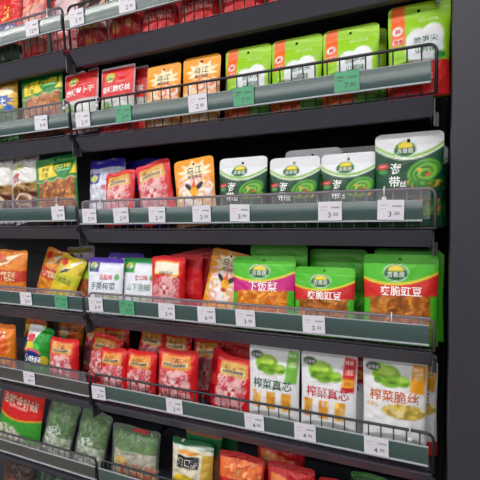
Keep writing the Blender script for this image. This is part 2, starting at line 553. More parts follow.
# flat red pouches with silver borders
def art_redflat(t, dr, seed):
    a = Art((206, 206, 214), seed)
    a.rect(.035, .03, .965, .965, (216, 32, 38))
    a.put((a.u + a.v * .5 > 1.15) & (a.u < .965) & (a.v < .965), (226, 52, 48))
    a.burst(.30, .84, .14, .065, (214, 220, 50), 8, .15); a.ell(.30, .83, .10, .04, (70, 140, 40)); a.rect(.24, .765, .38, .785, (240, 240, 220))
    a.text('巴蜀', .30, .84, .09, (250, 250, 230), .01)
    a.text(t, .50, .66, dr * .95, (246, 240, 240), .025, rot=.03)
    a.lines(.48, .75, .8, .77, (250, 190, 190), 1, .2)
    a.rect(0, .03, 1, .52, (196, 200, 200)); a.ell(.22, .40, .14, .08, (120, 170, 80)); a.ell(.65, .38, .2, .09, (226, 230, 226)); a.rect(.035, .03, .965, .22, (210, 36, 40)); a.ell(.3, .16, .14, .06, (230, 190, 180))
    return a
make_kind('redradish', art_redflat('麻辣萝卜干', .175, 5), .140, .205, .036, vh=.93, hole=False, seed=5, round_=.004, crinkle=.0008)
make_kind('redshreds', art_redflat('香辣脆爽丝', .175, 6), .128, .206, .030, vh=.93, hole=False, seed=6, round_=.004, crinkle=.0008)

# large green bag with yellow splash and noodles
def art_noodle(t1, t2, seed):
    a = Art((18, 128, 48), seed)
    a.poly([(.08, .87), (.44, .90), (.48, .80), (.60, .68), (.13, .67)], (236, 204, 40)); a.ell(.28, .78, .16, .07, (240, 210, 40))
    a.text(t1, .28, .825, .10, (30, 110, 50), .0); a.text('下饭', .28, .735, .10, (50, 110, 40), .0)
    a.text(t2, .70, .825, .10, (240, 210, 40), .02); a.rect(.56, .755, .86, .77, (150, 220, 170))
    a.poly([(.96, .88), (.92, .78), (.86, .69), (.99, .69)], (240, 208, 40))
    a.food(.14, .10, .96, .66, [(150, 88, 36), (190, 116, 46), (120, 60, 26), (214, 150, 80), (160, 70, 40)], 240, .09, .02, mask=a.v < .625 + .02 * np.sin(a.u * 23))
    a.band(lambda u: .635 + .015 * np.sin(u * 23), .006, (236, 214, 190))
    a.rect(0, 0, 1, .1, (120, 70, 50))
    return a
make_kind('noodle', art_noodle('爽口', '风味榨菜', 7), .190, .221, .045, vh=.90, seed=7, crinkle=.001)
make_kind('noodletwo', art_noodle('美味', '爽口下饭', 8), .188, .226, .045, vh=.90, seed=8, crinkle=.001)

# yellow bag with blue lettering
a = Art((244, 190, 60), 9)
a.ell(.4, .80, .24, .10, (226, 110, 40)); a.ell(.34, .84, .12, .06, (250, 214, 150)); a.ell(.74, .76, .2, .08, (250, 236, 200)); a.rect(0, 0, 1, .5, (60, 110, 60))
a.burst(.5, .62, .42, .09, (28, 70, 170), 12, .12); a.text('川香王', .5, .62, .22, (240, 246, 255), .03); a.ell(.85, .50, .1, .05, (30, 90, 190))
make_kind('yellowblue', a, .170, .222, .055, 'pillow', hole=False, film='foil', seed=9, crinkle=.002)

# kelp pouch
def art_kelp(seed, up=0.0):
    a = Art((226, 228, 234), seed)
    a.below(lambda u: .66 + up + .55 * (u - .5) ** 2, (18, 70, 46))
    a.band(lambda u: .695 + up + .55 * (u - .5) ** 2, .014, (120, 176, 50)); a.band(lambda u: .668 + up + .55 * (u - .5) ** 2, .010, (236, 240, 230))
    a.badge(.45, .795 + up * .6, .15, .56)
    a.ell(.13, .60 + up, .09, .03, (206, 44, 50)); a.ell(.13, .545 + up, .07, .025, (70, 150, 70)); a.lines(.07, .585 + up, .19, .615 + up, (250, 220, 220), 1)
    for i, (r, c) in enumerate(((.235, (96, 170, 50)), (.20, (40, 110, 40)), (.175, (120, 190, 60)), (.13, (30, 92, 40)), (.105, (140, 196, 70)), (.06, (60, 120, 40)))):
        a.ell(.72 + .01 * (i % 3), .535 + up - .006 * i, r, r * .50, c, .2)
    a.ell(.66, .55 + up, .04, .018, (230, 170, 60)); a.ell(.78, .50 + up, .04, .018, (220, 90, 40))
    a.food(.48, .40, .98, .49, [(60, 130, 44), (110, 176, 60), (40, 100, 40), (224, 150, 50)], 36, .08, .02, mask=((a.u - .72) / .25) ** 2 + ((a.v - .49) / .10) ** 2 < 1)
    a.text('海', .32, .575 + up, .18, (246, 248, 246), .015); a.text('带', .30, .435 + up, .18, (246, 248, 246), .015); a.text('丝', .43, .41 + up, .11, (246, 248, 246), .01)
    a.food(.55, .13, .95, .30, [(50, 120, 44), (210, 130, 40), (90, 160, 50)], 40); a.lines(.1, .05, .6, .12, (90, 140, 110), 2)
    return a
make_kind('kelp', art_kelp(10), .142, .193, .050, seed=10, crinkle=.0011)
make_kind('kelpbig', art_kelp(11, .045), .148, .219, .046, seed=11, crinkle=.0010)

# green cowpea pouch and green/magenta rice-topping pouch
def art_green(band, t, tsz, seed, food):
    a = Art((76, 184, 40), seed)
    a.ell(.8, .95, .35, .08, (96, 196, 60))
    f = lambda u: .665 + .40 * (u - .40) ** 2
    a.below(f, band)
    a.band(f, .014, (236, 220, 60))
    a.food(.10, .0, .90, .55, food, 300, .12, .018, mask=a.v < .52 + .04 * a.u)
    a.rect(0, 0, .1, .50, (76, 184, 40)); a.rect(.9, 0, 1, .55, (76, 184, 40)); a.rect(0, 0, 1, .08, (80, 170, 50))
    a.badge(.45, .79, .15, .58)
    a.text(t, .52, .595, tsz * .92, (250, 244, 240), .015, rot=0)
    return a
make_kind('cowpea', art_green((214, 40, 38), '爽脆豇豆', .155, 12, [(160, 90, 22), (196, 116, 30), (134, 70, 18), (212, 140, 50), (170, 80, 26)]), .168, .211, .045, vh=.90, seed=12, crinkle=.0012)
make_kind('cowpeasmall', art_green((206, 40, 44), '爽脆豇豆', .155, 13, [(160, 90, 22), (196, 116, 30), (134, 70, 18), (212, 140, 50)]), .156, .175, .040, vh=.90, seed=13, crinkle=.0012)
make_kind('magenta', art_green((206, 40, 130), '下饭菜', .17, 14, [(222, 120, 22), (240, 150, 40), (200, 96, 20), (246, 176, 70)]), .182, .197, .045, vh=.90, seed=14, crinkle=.0012)
a = Art((84, 196, 44), 15); a.ell(.5, .9, .4, .05, (110, 206, 74)); a.food(.1, .05, .9, .5, [(60, 150, 36), (96, 190, 60)], 40)
make_kind('greenplain', a, .165, .222, .030, vh=.90, seed=15, hole=False, crinkle=.0014)

# white pickle pouches with a green mustard tuber
def art_zha(t, tc, ban, bt, seed, plate):
    a = Art((228, 228, 232), seed)
    sh = .02 if plate == 'dish' else -.02
    for cu, cv, ru, rv, c in ((.38, .82, .22, .10, (132, 184, 36)), (.28, .87, .12, .06, (150, 200, 50)), (.44, .77, .18, .07, (116, 168, 34)), (.38, .85, .14, .045, (172, 212, 74)), (.64, .77, .11, .055, (124, 176, 38)), (.64, .785, .07, .028, (164, 206, 70)), (.25, .76, .06, .03, (84, 132, 28)), (.48, .75, .07, .016, (76, 120, 28)), (.34, .80, .10, .012, (84, 130, 30)), (.46, .84, .05, .014, (190, 222, 96)), (.68, .75, .05, .012, (80, 126, 30))):
        a.ell(cu, cv + sh, ru, rv, c)
    a.ell(.17, .90 + sh * .5, .115, .042, (24, 64, 42)); a.text('吉香居', .17, .90 + sh * .5, .062, W_, .0)
    a.poly([(.78, .97), (.98, .955), (.95, .64 + sh * 2), (.74, .66 + sh * 2)], ban)
    a.lines(.81, .80 + sh, .94, .87 + sh, (250, 240, 220), 2, .3)
    if bt: a.rect(.75, .655, .95, .745, (240, 170, 40)); a.text(bt, .85, .70, .075, (200, 30, 30), .01)
    a.text('特选', .87, .92, .07, (250, 250, 240), .0)
    a.text(t, .50, (.64 if plate == 'dish' else .575), .195, tc, .012, rot=0.0)
    a.lines(.2, .665, .6, .68, (180, 160, 190), 1, .2) if plate != 'dish' else None
    if plate == 'dish':
        a.food(.32, .42, .98, .58, [(206, 176, 70), (226, 200, 110), (170, 146, 56), (240, 220, 160)], 60, .10, .035, mask=((a.u - .66) / .34) ** 2 + ((a.v - .50) / .075) ** 2 < 1)
        a.text('68%', .16, .54, .11, (226, 176, 70), .0)
        a.rect(0, 0, 1, .16, (216, 40, 40))
    else:
        a.food(.08, .30, .92, .49, [(228, 160, 50), (240, 186, 90), (214, 140, 40), (222, 200, 214)], 60, .1, .04, mask=(np.sin(a.u * 22 + seed) > -.35))
    return a
make_kind('zhagreen', art_zha('榨菜真芯', (30, 86, 56), (120, 186, 70), None, 16, 'cups'), .148, .236, .046, vh=.96, seed=16, round_=.005, hole=False, crinkle=.0011)
make_kind('zhared', art_zha('榨菜真芯', (196, 40, 60), (206, 36, 44), '25%', 17, 'cups'), .148, .236, .046, vh=.96, seed=17, round_=.005, hole=False, crinkle=.0011)
make_kind('zhashred', art_zha('榨菜脆丝', (206, 96, 36), (232, 156, 30), None, 18, 'dish'), .150, .238, .046, vh=.96, seed=18, round_=.005, hole=False, crinkle=.0011)

# small red bags: orange panel, black line of text, pink peony mask
def art_redmask(seed, panel=(224, 140, 50), white=False):
    a = Art((214, 28, 32), seed)
    a.poly([(.14, .91), (.82, .91), (.88, .72), (.70, .64), (.50, .70), (.14, .70)], panel)
    if white:
        a.rect(.16, .72, .84, .89, (244, 232, 214)); a.text('乌江', .46, .84, .17, (30, 24, 24), .0); a.text('鲜脆菜丝', .5, .745, .10, (60, 30, 30), .0)
    else:
        a.rect(.16, .735, .80, .80, (236, 214, 170)); a.text('乌江榨菜', .48, .835, .13, (50, 30, 24), .0); a.lines(.2, .745, .76, .79, (60, 40, 30), 1, .1)
    a.ell(.48, .42, .40, .26, (222, 132, 138))
    for q in range(110):
        cu, cv = a.rng.uniform(.12, .84), a.rng.uniform(.18, .67)
        a.ring(cu, cv, .05, .034, .34, [(232, 180, 182), (206, 76, 86), (228, 170, 174)][q % 3])
    a.ell(.48, .46, .12, .08, (240, 210, 210)); a.ell(.48, .43, .05, .04, (206, 40, 50)); a.ell(.39, .50, .05, .02, (190, 40, 60), -.4); a.ell(.57, .50, .05, .02, (190, 40, 60), .4)
    return a
make_kind('redmask', art_redmask(20), .134, .168, .050, 'pillow', hole=False, film='foil', seed=20, crinkle=.0022)
make_kind('redmasktwo', art_redmask(21, (228, 150, 60)), .130, .170, .046, 'pillow', hole=False, film='foil', seed=23, crinkle=.0024)
make_kind('redmaskslim', art_redmask(27), .114, .164, .044, 'pillow', hole=False, film='foil', seed=27, crinkle=.0022)
make_kind('redmaskrear', art_redmask(28, (228, 150, 60)), .112, .198, .040, 'pillow', hole=False, film='foil', seed=28, crinkle=.0024)
make_kind('redmasktall', art_redmask(22, (216, 166, 84)), .126, .190, .036, 'pillow', hole=False, film='foil', seed=22, crinkle=.0014)
make_kind('redmaskwhite', art_redmask(24, (244, 184, 60), True), .122, .191, .036, 'pillow', hole=False, film='film', seed=24, crinkle=.0008)
a = Art((206, 24, 34), 25); a.rect(.1, .4, .8, .6, (226, 60, 60))
make_kind('redplain', a, .120, .198, .028, 'pillow', hole=False, seed=25, crinkle=.0012)

# white pouches with coloured header, shredded pickle
def art_wb(top, t1, t2, c2, seed):
    a = Art((232, 236, 246), seed)
    a.rect(0, .90, 1, 1, top); a.rect(.05, .74, .36, .96, top)
    a.ell(.20, .84, .12, .07, (200, 206, 60)); a.ell(.20, .81, .10, .05, (60, 140, 60)); a.text('川南', .2, .84, .09, W_, .02)
    a.text(t1, .58, .66, .125, (214, 40, 60), .01); a.text(t2, .50, .50, .18, c2, .0)
    a.ell(.86, .66, .06, .05, (110, 180, 110)); a.food(.3, .05, .95, .36, [(200, 206, 190), (150, 180, 110), (226, 226, 214)], 40)
    a.rect(.40, .88, .92, .895, (150, 150, 220))
    return a
make_kind('whitepurple', art_wb((74, 44, 160), '低盐味', '手撕榨菜', (50, 50, 96), 26), .146, .182, .036, vh=.93, seed=26, hole=False, crinkle=.001)
make_kind('whitegreen', art_wb((30, 150, 70), '爽口味', '山下泡椒', (40, 96, 60), 27), .134, .182, .036, vh=.93, seed=27, hole=False, crinkle=.001)
a = Art((222, 226, 240), 28); a.rect(0, .85, 1, 1, (56, 44, 170)); a.rect(.06, .62, .38, .78, (60, 70, 170)); a.ell(.22, .70, .12, .055, (214, 214, 120)); a.lines(.44, .64, .8, .76, (150, 160, 200), 3); a.text('榨菜丝', .66, .55, .14, (220, 60, 90), .01); a.rect(0, .80, 1, .815, (170, 170, 220))
make_kind('bluetop', a, .150, .212, .046, 'pillow', hole=False, film='foil', seed=28, crinkle=.0024)
a = Art((48, 54, 190), 29); a.rect(.2, .3, .8, .5, (200, 60, 60)); a.ell(.4, .7, .2, .1, (80, 84, 190))
make_kind('blue', a, .140, .200, .040, 'pillow', hole=False, film='foil', seed=29, crinkle=.0024)
a = Art((60, 120, 50), 61); a.rect(0, .5, 1, .9, (28, 90, 44))
make_kind('darkgreen', a, .130, .190, .040, 'pillow', hole=False, film='foil', seed=61, crinkle=.002)

# white crinkled bag with a brown-and-gold plate
a = Art((226, 224, 222), 30)
a.ell(.35, .80, .22, .06, (200, 210, 150)); a.rect(.12, .58, .42, .70, (186, 60, 70)); a.text('新品', .27, .64, .11, W_, .0)
a.rect(.05, .42, .98, .55, (164, 122, 60)); a.text('酱香菜', .5, .485, .22, (70, 36, 20), .0); a.rect(.05, .06, .98, .42, (90, 40, 32)); a.ell(.5, .32, .30, .09, (214, 190, 160)); a.ell(.5, .32, .2, .06, (120, 80, 50))
make_kind('whitebrown', a, .136, .248, .050, 'pillow', hole=False, film='foil', seed=30, crinkle=.0036)

# left bay of the fourth shelf: orange crane bags, yellow crane bag, purple silver bag
def art_crane(base, bandc, crane, seed):
    a = Art(base, seed)
    a.food(0, .6, 1, 1, [tuple(min(255, c + 14) for c in base), tuple(c * .92 for c in base)], 20, .2, .06, base=base)
    a.poly([(.30, .66), (.55, .74), (.88, .95), (.62, .90), (.48, .84), (.58, .78), (.36, .73)], crane)
    a.rect(0, .42, 1, .62, bandc)
    a.text('仙鹤菜', .52, .52, .2, (244, 216, 170), .02); a.ell(.25, .84, .15, .07, (206, 50, 40)); a.text('辣', .25, .84, .1, (250, 230, 200), .02)
    return a
make_kind('orangecrane', art_crane((226, 128, 34), (200, 60, 36), (240, 226, 200), 31), .190, .197, .050, 'pillow', hole=False, film='foil', seed=31, crinkle=.0018)
make_kind('orangecranesmall', art_crane((226, 140, 38), (200, 70, 44), (236, 220, 196), 32), .118, .186, .040, 'pillow', hole=False, film='foil', seed=32, crinkle=.0018)
a = art_crane((220, 192, 36), (190, 190, 40), (240, 240, 236), 33); a.poly([(.25, .60), (.5, .66), (.62, .76), (.40, .72)], (30, 40, 30)); a.texts = []; a.text('白鹤菜丝', .5, .50, .17, (60, 60, 30), .0)
make_kind('yellowcrane', a, .124, .168, .036, 'flat', hole=False, seed=33, crinkle=.001)
a = Art((120, 112, 120), 34); a.food(0, 0, 1, 1, [(150, 140, 160), (90, 80, 100), (190, 186, 200), (120, 100, 60)], 70, .12, .04); a.rect(.1, .86, .9, .96, (150, 140, 70))
make_kind('silver', a, .136, .200, .036, 'pillow', hole=False, film='foil', seed=34, crinkle=.0026)
a = Art((150, 190, 40), 35); a.rect(0, 0, 1, .68, (150, 80, 40)); a.food(.06, .05, .94, .62, [(170, 76, 40), (120, 60, 36), (90, 110, 40), (200, 100, 50)], 90)
make_kind('limejar', a, .074, .150, .036, vh=.92, hole=False, seed=35, crinkle=.001)

# left bay of the fifth shelf: snack bags
a = Art((30, 150, 44), 36); a.poly([(0, 1), (.66, 1), (.44, .70), (.36, .55), (0, .56)], (236, 236, 240)); a.rect(.14, .70, .44, .84, (214, 60, 60)); a.text('鲜香', .29, .77, .12, W_, .02)
a.ell(.34, .64, .20, .07, (220, 214, 50)); a.ell(.62, .66, .12, .05, (70, 190, 70)); a.ell(.5, .56, .3, .05, (224, 110, 120)); a.ell(.5, .43, .4, .13, (28, 40, 120)); a.text('小乖乖', .5, .43, .22, (240, 246, 250), .03); a.ell(.87, .43, .1, .10, (210, 200, 60)); a.rect(0, 0, 1, .08, (210, 60, 40))
make_kind('snackgreen', a, .128, .200, .066, 'pillow', hole=False, film='foil', seed=36, crinkle=.0026)
a = Art((232, 120, 36), 37); a.rect(0, .68, 1, .9, (240, 200, 60)); a.ell(.5, .68, .3, .10, (214, 90, 40)); a.poly([(0, .46), (1, .50), (1, .70), (0, .66)], (40, 70, 160)); a.text('小老板', .5, .58, .24, (190, 214, 244), .03); a.rect(0, 0, 1, .3, (196, 70, 40))
make_kind('snackblue', a, .118, .200, .060, 'pillow', hole=False, film='foil', seed=37, crinkle=.0026)
a = Art((236, 130, 36), 38); a.ell(.5, .6, .36, .28, (226, 96, 30)); a.ell(.4, .7, .2, .12, (246, 206, 150)); a.ell(.6, .35, .24, .12, (240, 160, 60)); a.text('香辣条', .5, .82, .18, (250, 230, 200), .03)
make_kind('snackorange', a, .140, .200, .060, 'pillow', hole=False, film='foil', seed=38, crinkle=.0026)

# sixth shelf
a = Art((206, 36, 34), 39); a.text('泡椒金针菇', .5, .73, .165, (206, 190, 170), .02); a.ell(.55, .92, .12, .04, (110, 140, 50)); a.lines(.25, .62, .7, .66, (230, 170, 160), 1, .1)
f = lambda u: .50 - .05 * np.sin(u * 4)
a.below(f, (60, 150, 50)); a.band(f, .012, (230, 160, 50)); a.food(0, 0, 1, .36, [(214, 206, 190), (190, 180, 160), (226, 222, 214), (110, 150, 80)], 90, .12, .03, mask=a.v < .26 + .1 * np.sin(a.u * 5))
make_kind('redmushroom', a, .228, .250, .050, vh=.93, hole=False, seed=39, crinkle=.0012)
a = Art((222, 214, 190), 40); a.rect(0, .88, 1, 1, (24, 100, 56)); a.band(lambda u: .87 + .05 * u, .02, (214, 226, 214)); a.rect(.2, .60, .72, .77, (36, 44, 50)); a.text('口口脆', .46, .685, .17, (226, 220, 200), .0); a.ell(.4, .36, .3, .14, (226, 190, 50)); a.rect(.78, .1, 1, .82, (206, 166, 70)); a.ell(.45, .82, .26, .03, (226, 150, 60))
make_kind('creamgreen', a, .150, .192, .050, 'pillow', hole=False, film='foil', seed=40, crinkle=.0022)
a = Art((150, 156, 146), 41); a.rect(.04, .06, .96, .96, (150, 96, 66)); a.rect(0, .6, 1, .8, (28, 104, 60)); a.text('香菇', .5, .88, .12, (210, 190, 170), .02)
make_kind('browngreen', a, .128, .238, .034, vh=.94, hole=False, seed=41, crinkle=.0012)
a = Art((190, 36, 34), 42); a.food(.05, .62, .95, .9, [(226, 110, 50), (240, 170, 120), (200, 60, 40)], 40); a.rect(0, .36, 1, .56, (60, 30, 28)); a.text('脆萝卜干', .5, .46, .2, (226, 206, 190), .02); a.ell(.5, .2, .3, .12, (222, 120, 60))
make_kind('redorange', a, .150, .185, .046, 'pillow', hole=False, film='foil', seed=42, crinkle=.002)
a = Art((176, 26, 32), 43); a.poly([(.1, .84), (.8, .76), (.9, .56), (.1, .6)], (214, 120, 60)); a.lines(.2, .64, .7, .74, (240, 214, 170), 2); a.ell(.5, .28, .34, .2, (210, 60, 60)); a.ell(.3, .3, .1, .06, (226, 170, 120))
make_kind('darkred', a, .140, .190, .050, 'pillow', hole=False, film='foil', seed=43, crinkle=.0026)
a = Art((40, 60, 40), 44); a.text('酸菜鱼', .5, .6, .2, (200, 206, 200), .02); a.ell(.5, .3, .3, .14, (90, 120, 60)); a.ell(.4, .25, .1, .05, (150, 150, 110))
make_kind('darkbag', a, .18, .22, .05, 'pillow', hole=False, film='foil', seed=44, crinkle=.002)
a = Art((70, 48, 40), 45); a.ell(.5, .5, .3, .2, (120, 70, 40))
make_kind('brownbag', a, .18, .22, .05, 'pillow', hole=False, film='foil', seed=45, crinkle=.002)

# top shelf
a = Art((222, 34, 36), 46); a.text('王', .70, .66, .45, (244, 206, 50), .03); a.ell(.60, .40, .42, .12, (40, 50, 140)); a.ell(.72, .40, .22, .08, (206, 206, 226)); a.ell(.2, .5, .14, .1, (240, 170, 60)); a.rect(0, 0, 1, .25, (40, 70, 44))
make_kind('redyellow', a, .132, .262, .046, 'pillow', hole=False, film='foil', seed=46, crinkle=.0022)
a = Art((226, 110, 110), 47); a.food(.05, .2, .95, .95, [(236, 160, 150), (214, 60, 60), (244, 200, 180), (226, 130, 80)], 70, .12, .05); a.rect(0, 0, 1, .2, (190, 50, 40))
make_kind('pinkred', a, .112, .225, .046, 'pillow', hole=False, film='foil', seed=47, crinkle=.0022)
a = Art((236, 206, 212), 48); a.text('红油榨菜', .55, .60, .2, (210, 50, 70), .02, rot=.1); a.rect(0, .0, .12, 1, (214, 40, 44)); a.food(.15, .1, .95, .45, [(226, 150, 150), (206, 60, 60), (240, 220, 214)], 50); a.rect(0, 0, 1, .14, (176, 40, 40))
make_kind('pinkwhite', a, .150, .215, .050, 'pillow', hole=False, film='foil', seed=48, crinkle=.0022)
a = Art((226, 176, 160), 49); a.ell(.5, .66, .4, .1, (70, 40, 30)); a.ell(.5, .4, .4, .12, (236, 190, 110)); a.rect(0, 0, 1, .28, (170, 34, 34)); a.ell(.5, .1, .2, .06, (214, 110, 50))
make_kind('peach', a, .120, .200, .050, 'pillow', hole=False, film='foil', seed=49, crinkle=.0022)
a = Art((206, 224, 206), 50); a.ell(.4, .66, .14, .14, (40, 140, 70)); a.ell(.7, .6, .12, .1, (220, 110, 130)); a.text('青菜', .5, .82, .2, (40, 120, 60), .02); a.rect(0, 0, 1, .40, (196, 36, 36)); a.ell(.3, .2, .12, .08, (214, 130, 50)); a.ell(.7, .24, .1, .05, (226, 160, 70))
make_kind('greenwhite', a, .124, .205, .050, 'pillow', hole=False, film='foil', seed=50, crinkle=.0018)
a = Art((206, 34, 40), 51); a.text('乌江榨菜', .5, .22, .2, (236, 170, 160), .015); a.ell(.5, .6, .35, .15, (236, 130, 60)); a.rect(.1, .45, .9, .52, (240, 200, 190))
make_kind('redtop', a, .122, .200, .050, 'pouch', vh=.9, hole=False, seed=51, crinkle=.001)

# ------------------------------------------------------------------ goods, shelf by shelf
G = 'goods'
# top shelf
put_bag('redyellow', 'snack_bag', 'red bag with a big yellow character and blue oval, top shelf, leftmost', 0, -.314, cat='food bag', lean=6)
put_bag('pinkred', 'snack_bag', 'red and pink mottled bag second from the left on the top shelf', 0, -.190, cat='food bag', lean=6)
put_bag('pinkwhite', 'snack_bag', 'pale pink bag with red side band, left of the top shelf joint', 0, -.100, cat='food bag', lean=6, bay='L', y=0.098)
put_bag('peach', 'snack_bag', 'peach bag with dark oval by the shelf joint on the top right shelf', 0, 0.055, cat='food bag', lean=6)
put_bag('greenwhite', 'snack_bag', 'pale green and white bag with red base on the top right shelf', 0, .182, cat='food bag', lean=6)
for i, (x, t) in enumerate(((.305, 'beside the pale green bag'), (.430, 'second after the pale green bag'), (.556, 'third after the pale green bag'), (.684, 'fourth after the pale green bag'))):
    put_bag('redtop', 'pickle_pouch', 'red pouch with pale-lettered foot, top shelf, ' + t, 0, x, lean=5, group='red pouches on the top shelf')
# second shelf
put_bag('yellowblue', 'snack_bag', 'yellow orange bag with blue lettering splash at the left edge of the second shelf', 1, -0.385, cat='food bag', lean=8, roll=4)
put_bag('noodle', 'pickle_pouch', 'big green pouch with yellow panel and brown shreds, second shelf', 1, -0.178, lean=8, roll=5)
put_bag('redradish', 'pickle_pouch', 'red silver-edged pouch with white lettering beside the big green pouch', 1, -0.006, lean=10, roll=4, bay='L', group='red silver-edged pouches')
put_bag('redshreds', 'pickle_pouch', 'red silver-edged pouch with white lettering, upright at the front of its stack', 1, 0.135, lean=8, group='red silver-edged pouches')
put_bag('redshreds', 'pickle_pouch', 'tilted red pouch peeking out above and between the two red silver-edged pouches', 1, 0.06, y=0.17, lean=8, roll=-14, group='red silver-edged pouches', s=1.05)
for i, t in enumerate(('first edge behind the front red pouch', 'second edge behind the front red pouch', 'rearmost edge of the stack')):
    put_bag('redshreds', 'pickle_pouch', 'silver edge of a red pouch, ' + t, 1, .158 + .012 * i, y=.069 + .031 * i, lean=8, group='red silver-edged pouches')
put_bag('orange', 'pickle_pouch', 'orange pouch with black lettering next to the red silver-edged stack, second shelf', 1, 0.296, lean=8, group='orange pouches on the second shelf')
put_bag('orange', 'pickle_pouch', 'orange pouch with black lettering next to the lime green pouches, second shelf', 1, 0.42, lean=8, s=1.02, group='orange pouches on the second shelf')
put_bag('lime', 'pickle_pouch', 'lime green bamboo shoot pouch beside the orange pouch, leftmost of the four', 1, .560, lean=8, group='lime green pouches')
put_bag('lime', 'pickle_pouch', 'lime green bamboo shoot pouch, second of the four from the left', 1, .692, lean=8, group='lime green pouches')
put_bag('lime', 'pickle_pouch', 'lime green bamboo shoot pouch, third of the four, above the green price tag', 1, .824, lean=8, group='lime green pouches')
put_bag('lime', 'pickle_pouch', 'edge of a lime green pouch tucked behind the third of the four', 1, .836, y=.095, lean=6, group='lime green pouches')
put_bag('limered', 'pickle_pouch', 'tall lime green pouch with red base beside the grey end panel', 1, 0.973, lean=6, y=.045, group='lime green pouches')
# third shelf
put_bag('whitebrown', 'snack_bag', 'white crinkled bag with brown plate cut by the left edge, third shelf', 2, -0.425, cat='food bag', lean=8, roll=4, group='white crinkled bags')
put_bag('whitebrown', 'snack_bag', 'white crinkled bag with red badge and brown plate beside the green pouch, third shelf', 2, -0.29, cat='food bag', lean=8, roll=8, group='white crinkled bags', y=.056)
put_bag('noodletwo', 'pickle_pouch', 'big green pouch with yellow splash and brown pickles on the third shelf', 2, -0.14, lean=8, roll=6)
put_bag('bluetop', 'snack_bag', 'white bag with crumpled blue top beside the green pouch on the third shelf', 2, 0.028, cat='food bag', lean=8, roll=1, y=0.088, bay='L')
put_bag('blue', 'snack_bag', 'dark blue crumpled bag behind the small tilted red bags, third shelf', 2, 0.135, y=0.145, cat='food bag', lean=6, s=1.1)
put_bag('darkgreen', 'snack_bag', 'dark green bag deep in the shade behind the blue crumpled bags, third shelf', 2, .045, y=0.21, cat='food bag', lean=2, s=1.15)
put_bag('redmasktall', 'snack_bag', 'small red bag leaning left with a cream panel, nearest the blue-topped bag', 2, 0.12, cat='food bag', lean=14, roll=6, y=0.042, s=.93, group='red bags on the third shelf')
put_bag('redmasktall', 'snack_bag', 'red bag tilted left beside the orange mask pouch on the third shelf', 2, 0.268, cat='food bag', lean=10, roll=12, y=.045, group='red bags on the third shelf')
put_bag('orangemask', 'pickle_pouch', 'orange pouch with white painted mask beside the kelp pouches, third shelf', 2, 0.398, lean=8, roll=6)
put_bag('kelp', 'pickle_pouch', 'dark green kelp pouch beside the orange mask pouch, leftmost of the four', 2, 0.532, lean=8, group='kelp pouches')
put_bag('kelp', 'pickle_pouch', 'dark green kelp pouch, second of the four from the left', 2, .677, lean=8, y=.05, group='kelp pouches', s=.95)
put_bag('kelp', 'pickle_pouch', 'white topped kelp pouch showing behind the second of the four', 2, .715, y=.10, lean=4, s=1.06, group='kelp pouches')
put_bag('kelp', 'pickle_pouch', 'dark green kelp pouch, third of the four, next to the tall one', 2, .815, lean=8, y=.05, s=.95, group='kelp pouches')
put_bag('kelp', 'pickle_pouch', 'white topped kelp pouch showing behind the third of the four', 2, .842, y=0.155, lean=4, s=1.07, group='kelp pouches')
put_bag('kelpbig', 'pickle_pouch', 'tall dark green kelp pouch at the right end of the third shelf', 2, 0.953, lean=6, y=.045, group='kelp pouches')
for i, t in enumerate(('directly behind the tall kelp pouch', 'second behind the tall kelp pouch')):
    put_bag('kelp', 'pickle_pouch', 'kelp pouch edge ' + t, 2, .966 - .004 * i, y=.100 + .105 * i, lean=4, s=.98, group='kelp pouches')
# fourth shelf
put_bag('orangecrane', 'snack_bag', 'big orange bag with pale crane and red band at the left edge, fourth shelf', 3, -0.428, cat='food bag', lean=8)
put_bag('orangecranesmall', 'snack_bag', 'orange bag with pale crane leaning right beside the yellow crane sachet', 3, -0.285, cat='food bag', lean=14, roll=-13, y=0.088)
put_bag('yellowcrane', 'snack_bag', 'yellow sachet with white crane and red seal, tilted, on the fourth shelf', 3, -0.172, cat='food bag', lean=20, roll=-14, y=0.042)
put_bag('silver', 'snack_bag', 'silver and purple crinkled bag behind the yellow crane sachet', 3, -0.16, y=0.14, cat='food bag', lean=8, roll=4)
put_bag('limejar', 'pickle_pouch', 'small lime topped pouch of brown pickle by the shelf joint, fourth shelf', 3, -0.092, y=0.085, lean=6, bay='L')
put_bag('whitepurple', 'pickle_pouch', 'white pouch with purple header and green badge on the fourth shelf', 3, .036, lean=8, group='white pickle pouches on the fourth shelf')
put_bag('whitepurple', 'pickle_pouch', 'white edged purple pouch just behind the purple headed one', 3, .056, y=0.125, lean=5, s=1.03, group='white pickle pouches on the fourth shelf')
put_bag('whitegreen', 'pickle_pouch', 'white pouch with green header between the purple headed and red pouches', 3, 0.165, lean=8, y=0.055, group='white pickle pouches on the fourth shelf')
put_bag('redmaskwhite', 'pickle_pouch', 'red pouch with cream panel and pink mask fronting the red stack', 3, .277, lean=6, y=0.046)
for i, (t, y) in enumerate((('first', .085), ('second', .120), ('third', .155), ('rearmost', .19))):
    put_bag('redplain', 'pickle_pouch', 'plain red edge, %s of the red stack behind the pink mask pouch' % t, 3, .318 + .012 * i, y=y, lean=5, s=.97 + .01 * i, group='red pouches behind the pink mask pouch')
put_bag('orangemask', 'pickle_pouch', 'orange pouch with painted mask leaning right against the magenta banded pouch, fourth shelf', 3, 0.428, lean=10, roll=-11, y=0.09)
put_bag('magenta', 'pickle_pouch', 'green pouch with magenta band and orange pickle on the fourth shelf', 3, .584, lean=8)
put_bag('greenplain', 'pickle_pouch', 'bright green pouch rising behind the magenta banded pouch', 3, .610, y=.1, lean=5, s=1.02, group='green pouches on the fourth shelf')
put_bag('cowpeasmall', 'pickle_pouch', 'green pouch with red band beside the magenta banded pouch, the smaller one', 3, .752, lean=8, group='green pouches on the fourth shelf')
